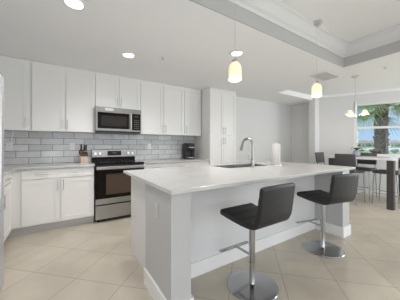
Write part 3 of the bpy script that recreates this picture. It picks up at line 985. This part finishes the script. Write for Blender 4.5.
o = thing('ceiling_vent', 'white rectangular air vent in the ceiling behind the far pendant', 'vent', (3.90, 1.91, CZ))
MB().box(-0.22, -0.14, -0.012, 0.22, -0.12, -0.0005).box(-0.22, 0.12, -0.012, 0.22, 0.14, -0.0005).box(-0.22, -0.12, -0.012, -0.20, 0.12, -0.0005).box(0.20, -0.12, -0.012, 0.22, 0.12, -0.0005).build('frame', M['crown'], o, smooth=False)
MB().box(-0.1995, -0.1195, -0.003, 0.1995, 0.1195, -0.0006).build('backing', M['tray'], o, smooth=False)
sl = MB()
for k in range(12):
    sl.box(-0.199, -0.112 + k * 0.0195, -0.010, 0.199, -0.102 + k * 0.0195, -0.0035)
sl.build('louvres', M['crown'], o, smooth=False)


def sprinkler(label, x, y, z):
    o = thing('sprinkler_head', label, 'sprinkler', (x, y, z))
    MB().lathe([(0.032, -0.0005), (0.032, -0.006), (0.018, -0.010)], seg=20).build('escutcheon', M['plastic'], o)
    MB().cyl((0, 0, -0.009), (0, 0, -0.028), 0.008, 10).lathe([(0.018, -0.032), (0.018, -0.0275)], seg=16).build('head', M['nickel'], o)


sprinkler('small sprinkler head in the kitchen ceiling near the wall cabinets', 1.16, 2.74, CZ)
sprinkler('small sprinkler head in the dining ceiling near the chandelier', 4.65, 1.28, DZ)

# chandelier
o = thing('chandelier', 'nickel chandelier with glowing bell shades over the dining table', 'chandelier', (4.77, 1.77, 1.80))
H = DZ - 1.80
MB().lathe([(0.065, H - 0.0005), (0.065, H - 0.012), (0.03, H - 0.03), (0.01, H - 0.034)], seg=24).build('canopy', M['nickel'], o)
MB().cyl((0, 0, 0.26), (0, 0, H - 0.033), 0.0055, 8).build('stem', M['nickel'], o)
MB().lathe([(0.008, -0.06), (0.020, -0.045), (0.024, 0.0), (0.016, 0.03), (0.018, 0.12), (0.026, 0.20), (0.018, 0.24), (0.007, 0.265)], seg=18).build('body', M['nickel'], o)
for k in range(3):
    a = R(-33.05 + 200 + 120 * k)
    dx, dyv = math.cos(a), math.sin(a)
    arm = MB().tube([(dx * q, dyv * q, z) for q, z in ((0.015, 0.0), (0.06, -0.015), (0.10, 0.03), (0.12, 0.085), (0.138, 0.10), (0.15, 0.083))], 0.007, 8).build('arm', M['nickel'], o)
    MB().lathe([(0.062, 0.0), (0.055, 0.022), (0.042, 0.052), (0.028, 0.075), (0.02, 0.085), (0.015, 0.08), (0.024, 0.07), (0.038, 0.05), (0.051, 0.02), (0.058, 0.0), (0.062, 0)], (dx * 0.15, dyv * 0.15, 0.0), 24, cap=False).build('shade', M['shade'], arm)
    MB().blob((dx * 0.15, dyv * 0.15, 0.02), 0.022, 2).build('bulb', M['shade_rim'], arm)
    light('chandelier_bulb', 'POINT', (dx * 0.15, dyv * 0.15, -0.01), 4.5, (1, 0.9, 0.76), parent=o, shadow_soft_size=0.03)

# ------------------------------------------------------------------ garden and lake beyond the window
FWD = Vector((math.sin(R(33.05)), math.cos(R(33.05)), 0))
RGT = Vector((FWD.y, -FWD.x, 0))


def far(px, d):
    return FWD * d + RGT * ((px - 200) / 209 * d)


g = MB()
g.box(8.2, -80, -0.35, 75, 120, -0.12)
g.box(6.9, 2.2, -0.35, 8.2, 40, -0.12)
tag(g.build('lawn', M['grass'], smooth=False), 'green lawn outside the dining window', 'lawn')['kind'] = 'stuff'
tag(MB().box(75.01, -90, -0.5, 175, 190, -0.3).build('lake', M['water'], smooth=False), 'pale lake beyond the lawn, in front of the far houses', 'lake')
g = MB().box(175.01, -140, -0.5, 420, 330, -0.1)
tag(g.build('far_bank', M['grass'], smooth=False), 'green far bank of the lake below the houses', 'bank')['kind'] = 'stuff'

# palm
pc = Vector((10.22, 2.94, -0.12))
o = thing('palm_tree', 'cabbage palm with rough boot-covered trunk close outside the dining window', 'palm tree', pc)
MB().lathe([(0.20, 0), (0.17, 0.3), (0.155, 1.2), (0.16, 2.4), (0.18, 3.0), (0.16, 3.4), (0.08, 3.7)], seg=20).build('trunk', M['bark'], o)
mb = MB()
for k in range(150):
    z = 0.1 + 3.5 * k / 150
    a = k * 2.399
    rr = 0.14
    m_ = Matrix.Translation((rr * math.cos(a), rr * math.sin(a), z)) @ Matrix.Rotation(a, 4, 'Z') @ Matrix.Rotation(R(random.uniform(18, 34)), 4, 'Y')
    mb.box(-0.02, -0.045, -0.02, 0.035, 0.045, random.uniform(0.12, 0.2), mtx=m_)
mb.build('frond_boots', M['bark'], o, smooth=False)['kind'] = 'stuff'
for k in range(44):
    a = k * 2.399 + random.uniform(-0.2, 0.2)
    el = R(random.uniform(-48, 45))
    base_ = Vector((0.15 * math.cos(a), 0.15 * math.sin(a), 3.12 + random.uniform(-0.35, 0.3)))
    d0 = Vector((math.cos(a) * math.cos(el), math.sin(a) * math.cos(el), math.sin(el)))
    L = random.uniform(0.45, 0.7)
    mb = MB()
    tip = base_ + d0 * L
    mb.tube([base_, base_ + d0 * L * 0.5 + Vector((0, 0, 0.03)), tip], [0.02, 0.014, 0.008], 6)
    side = d0.cross(Vector((0, 0, 1))).normalized()
    upv = side.cross(d0)
    for j in range(22):
        th = R(-105 + 210 * j / 21)
        dl = (d0 * math.cos(th) + side * math.sin(th)).normalized()
        ll = random.uniform(0.55, 0.8) * (1 - 0.25 * abs(th) / R(105))
        prev = None
        wv = dl.cross(upv).normalized()
        for i in range(5):
            u = i / 4
            c_ = tip + dl * ll * u + upv * (0.08 * math.sin(u * 2)) + Vector((0, 0, -0.42 * ll * u ** 2.2))
            wd = 0.022 * (1 - u * 0.85)
            row = [mb.bm.verts.new(c_ - wv * wd), mb.bm.verts.new(c_ + wv * wd)]
            if prev:
                mb.bm.faces.new((prev[0], prev[1], row[1], row[0]))
            prev = row
    mb.build('frond', M['frond'], o, smooth=False)


def shrub(name, label, px, d, r, h, m=M['shrub'], z0=-0.12, group=None, cat='shrub'):
    p = far(px, d)
    o = thing(name, label, cat, (p.x, p.y, z0), 0, group)
    mb = MB()
    for k in range(9):
        a = k * 2.4
        q = r * 0.6 * math.sqrt((k + 0.5) / 9)
        mb.blob((q * math.cos(a), q * math.sin(a), h * random.uniform(0.45, 0.7)), r * random.uniform(0.45, 0.6), 2, (1, 1, h / r * 0.6), 0.16)
    mb.build('foliage', m, o)
    MB().cyl((0, 0, 0), (0, 0, h * 0.5), max(0.03, r * 0.08), 8).build('trunk', M['bark'], o)


shrub('shrub', 'dark green shrub on the lawn just left of the palm trunk', 372, 40, 0.5, 0.7)
shrub('shrub', 'dark green shrub on the lawn right of the palm trunk', 395, 34, 0.55, 0.75)
shrub('shrub', 'low shrub at the left corner of the dining window view', 362, 46, 0.5, 0.5)


def house(label, px, d, wdt, hgt, m, roof_h=2.9):
    p = far(px, d)
    o = thing('house', label, 'house', (p.x, p.y, -0.1), math.atan2(RGT.y, RGT.x) + R(random.uniform(-12, 12)), 'houses across the lake')
    MB().box(-wdt / 2, -4, 0, wdt / 2, 4, hgt).build('wall', m, o, smooth=False)
    mb = MB()
    q = wdt / 2 + 0.5
    rr = q - 4.5 if q > 5 else 0.4
    v = [(-q, -4.5, hgt), (q, -4.5, hgt), (q, 4.5, hgt), (-q, 4.5, hgt), (-rr, 0, hgt + roof_h), (rr, 0, hgt + roof_h)]
    bv = [mb.bm.verts.new(x) for x in v]
    for fc in ((0, 1, 5, 4), (1, 2, 5), (2, 3, 4, 5), (3, 0, 4), (3, 2, 1, 0)):
        mb.bm.faces.new([bv[i] for i in fc])
    mb.build('roof', M['roof'], o, smooth=False)
    for k in range(4):
        xx = -wdt / 2 + wdt * (k + 0.5) / 4
        MB().box(xx - 0.7, -4.05, 0.9, xx + 0.7, -4.001, 2.4).build('window', M['house_glass'], o, smooth=False)


house('leftmost tan house seen across the lake through the dining window', 363, 222, 15, 4.2, M['house'])
house('white house across the lake just left of the palm trunk', 374, 232, 15, 4.2, M['house_b'])
house('tan house across the lake just right of the palm trunk', 393, 222, 15, 4.2, M['house'])
house('white house across the lake at the right edge of the photo', 404, 232, 15, 4.2, M['house_b'])
for i, (px, lab) in enumerate(((358, 'round far tree across the lake at the left of the window view'), (368.5, 'round far tree between the two houses left of the palm'),
                               (379, 'round far tree across the lake hidden partly by the palm trunk'), (387.5, 'round far tree across the lake directly right of the palm trunk'), (398.5, 'round far tree between the two houses right of the palm'))):
    shrub('broadleaf_tree', lab, px, 186 + 6 * (i % 3), 1.9, 3.4, M['tree'], -0.1, 'far trees across the lake', 'tree')
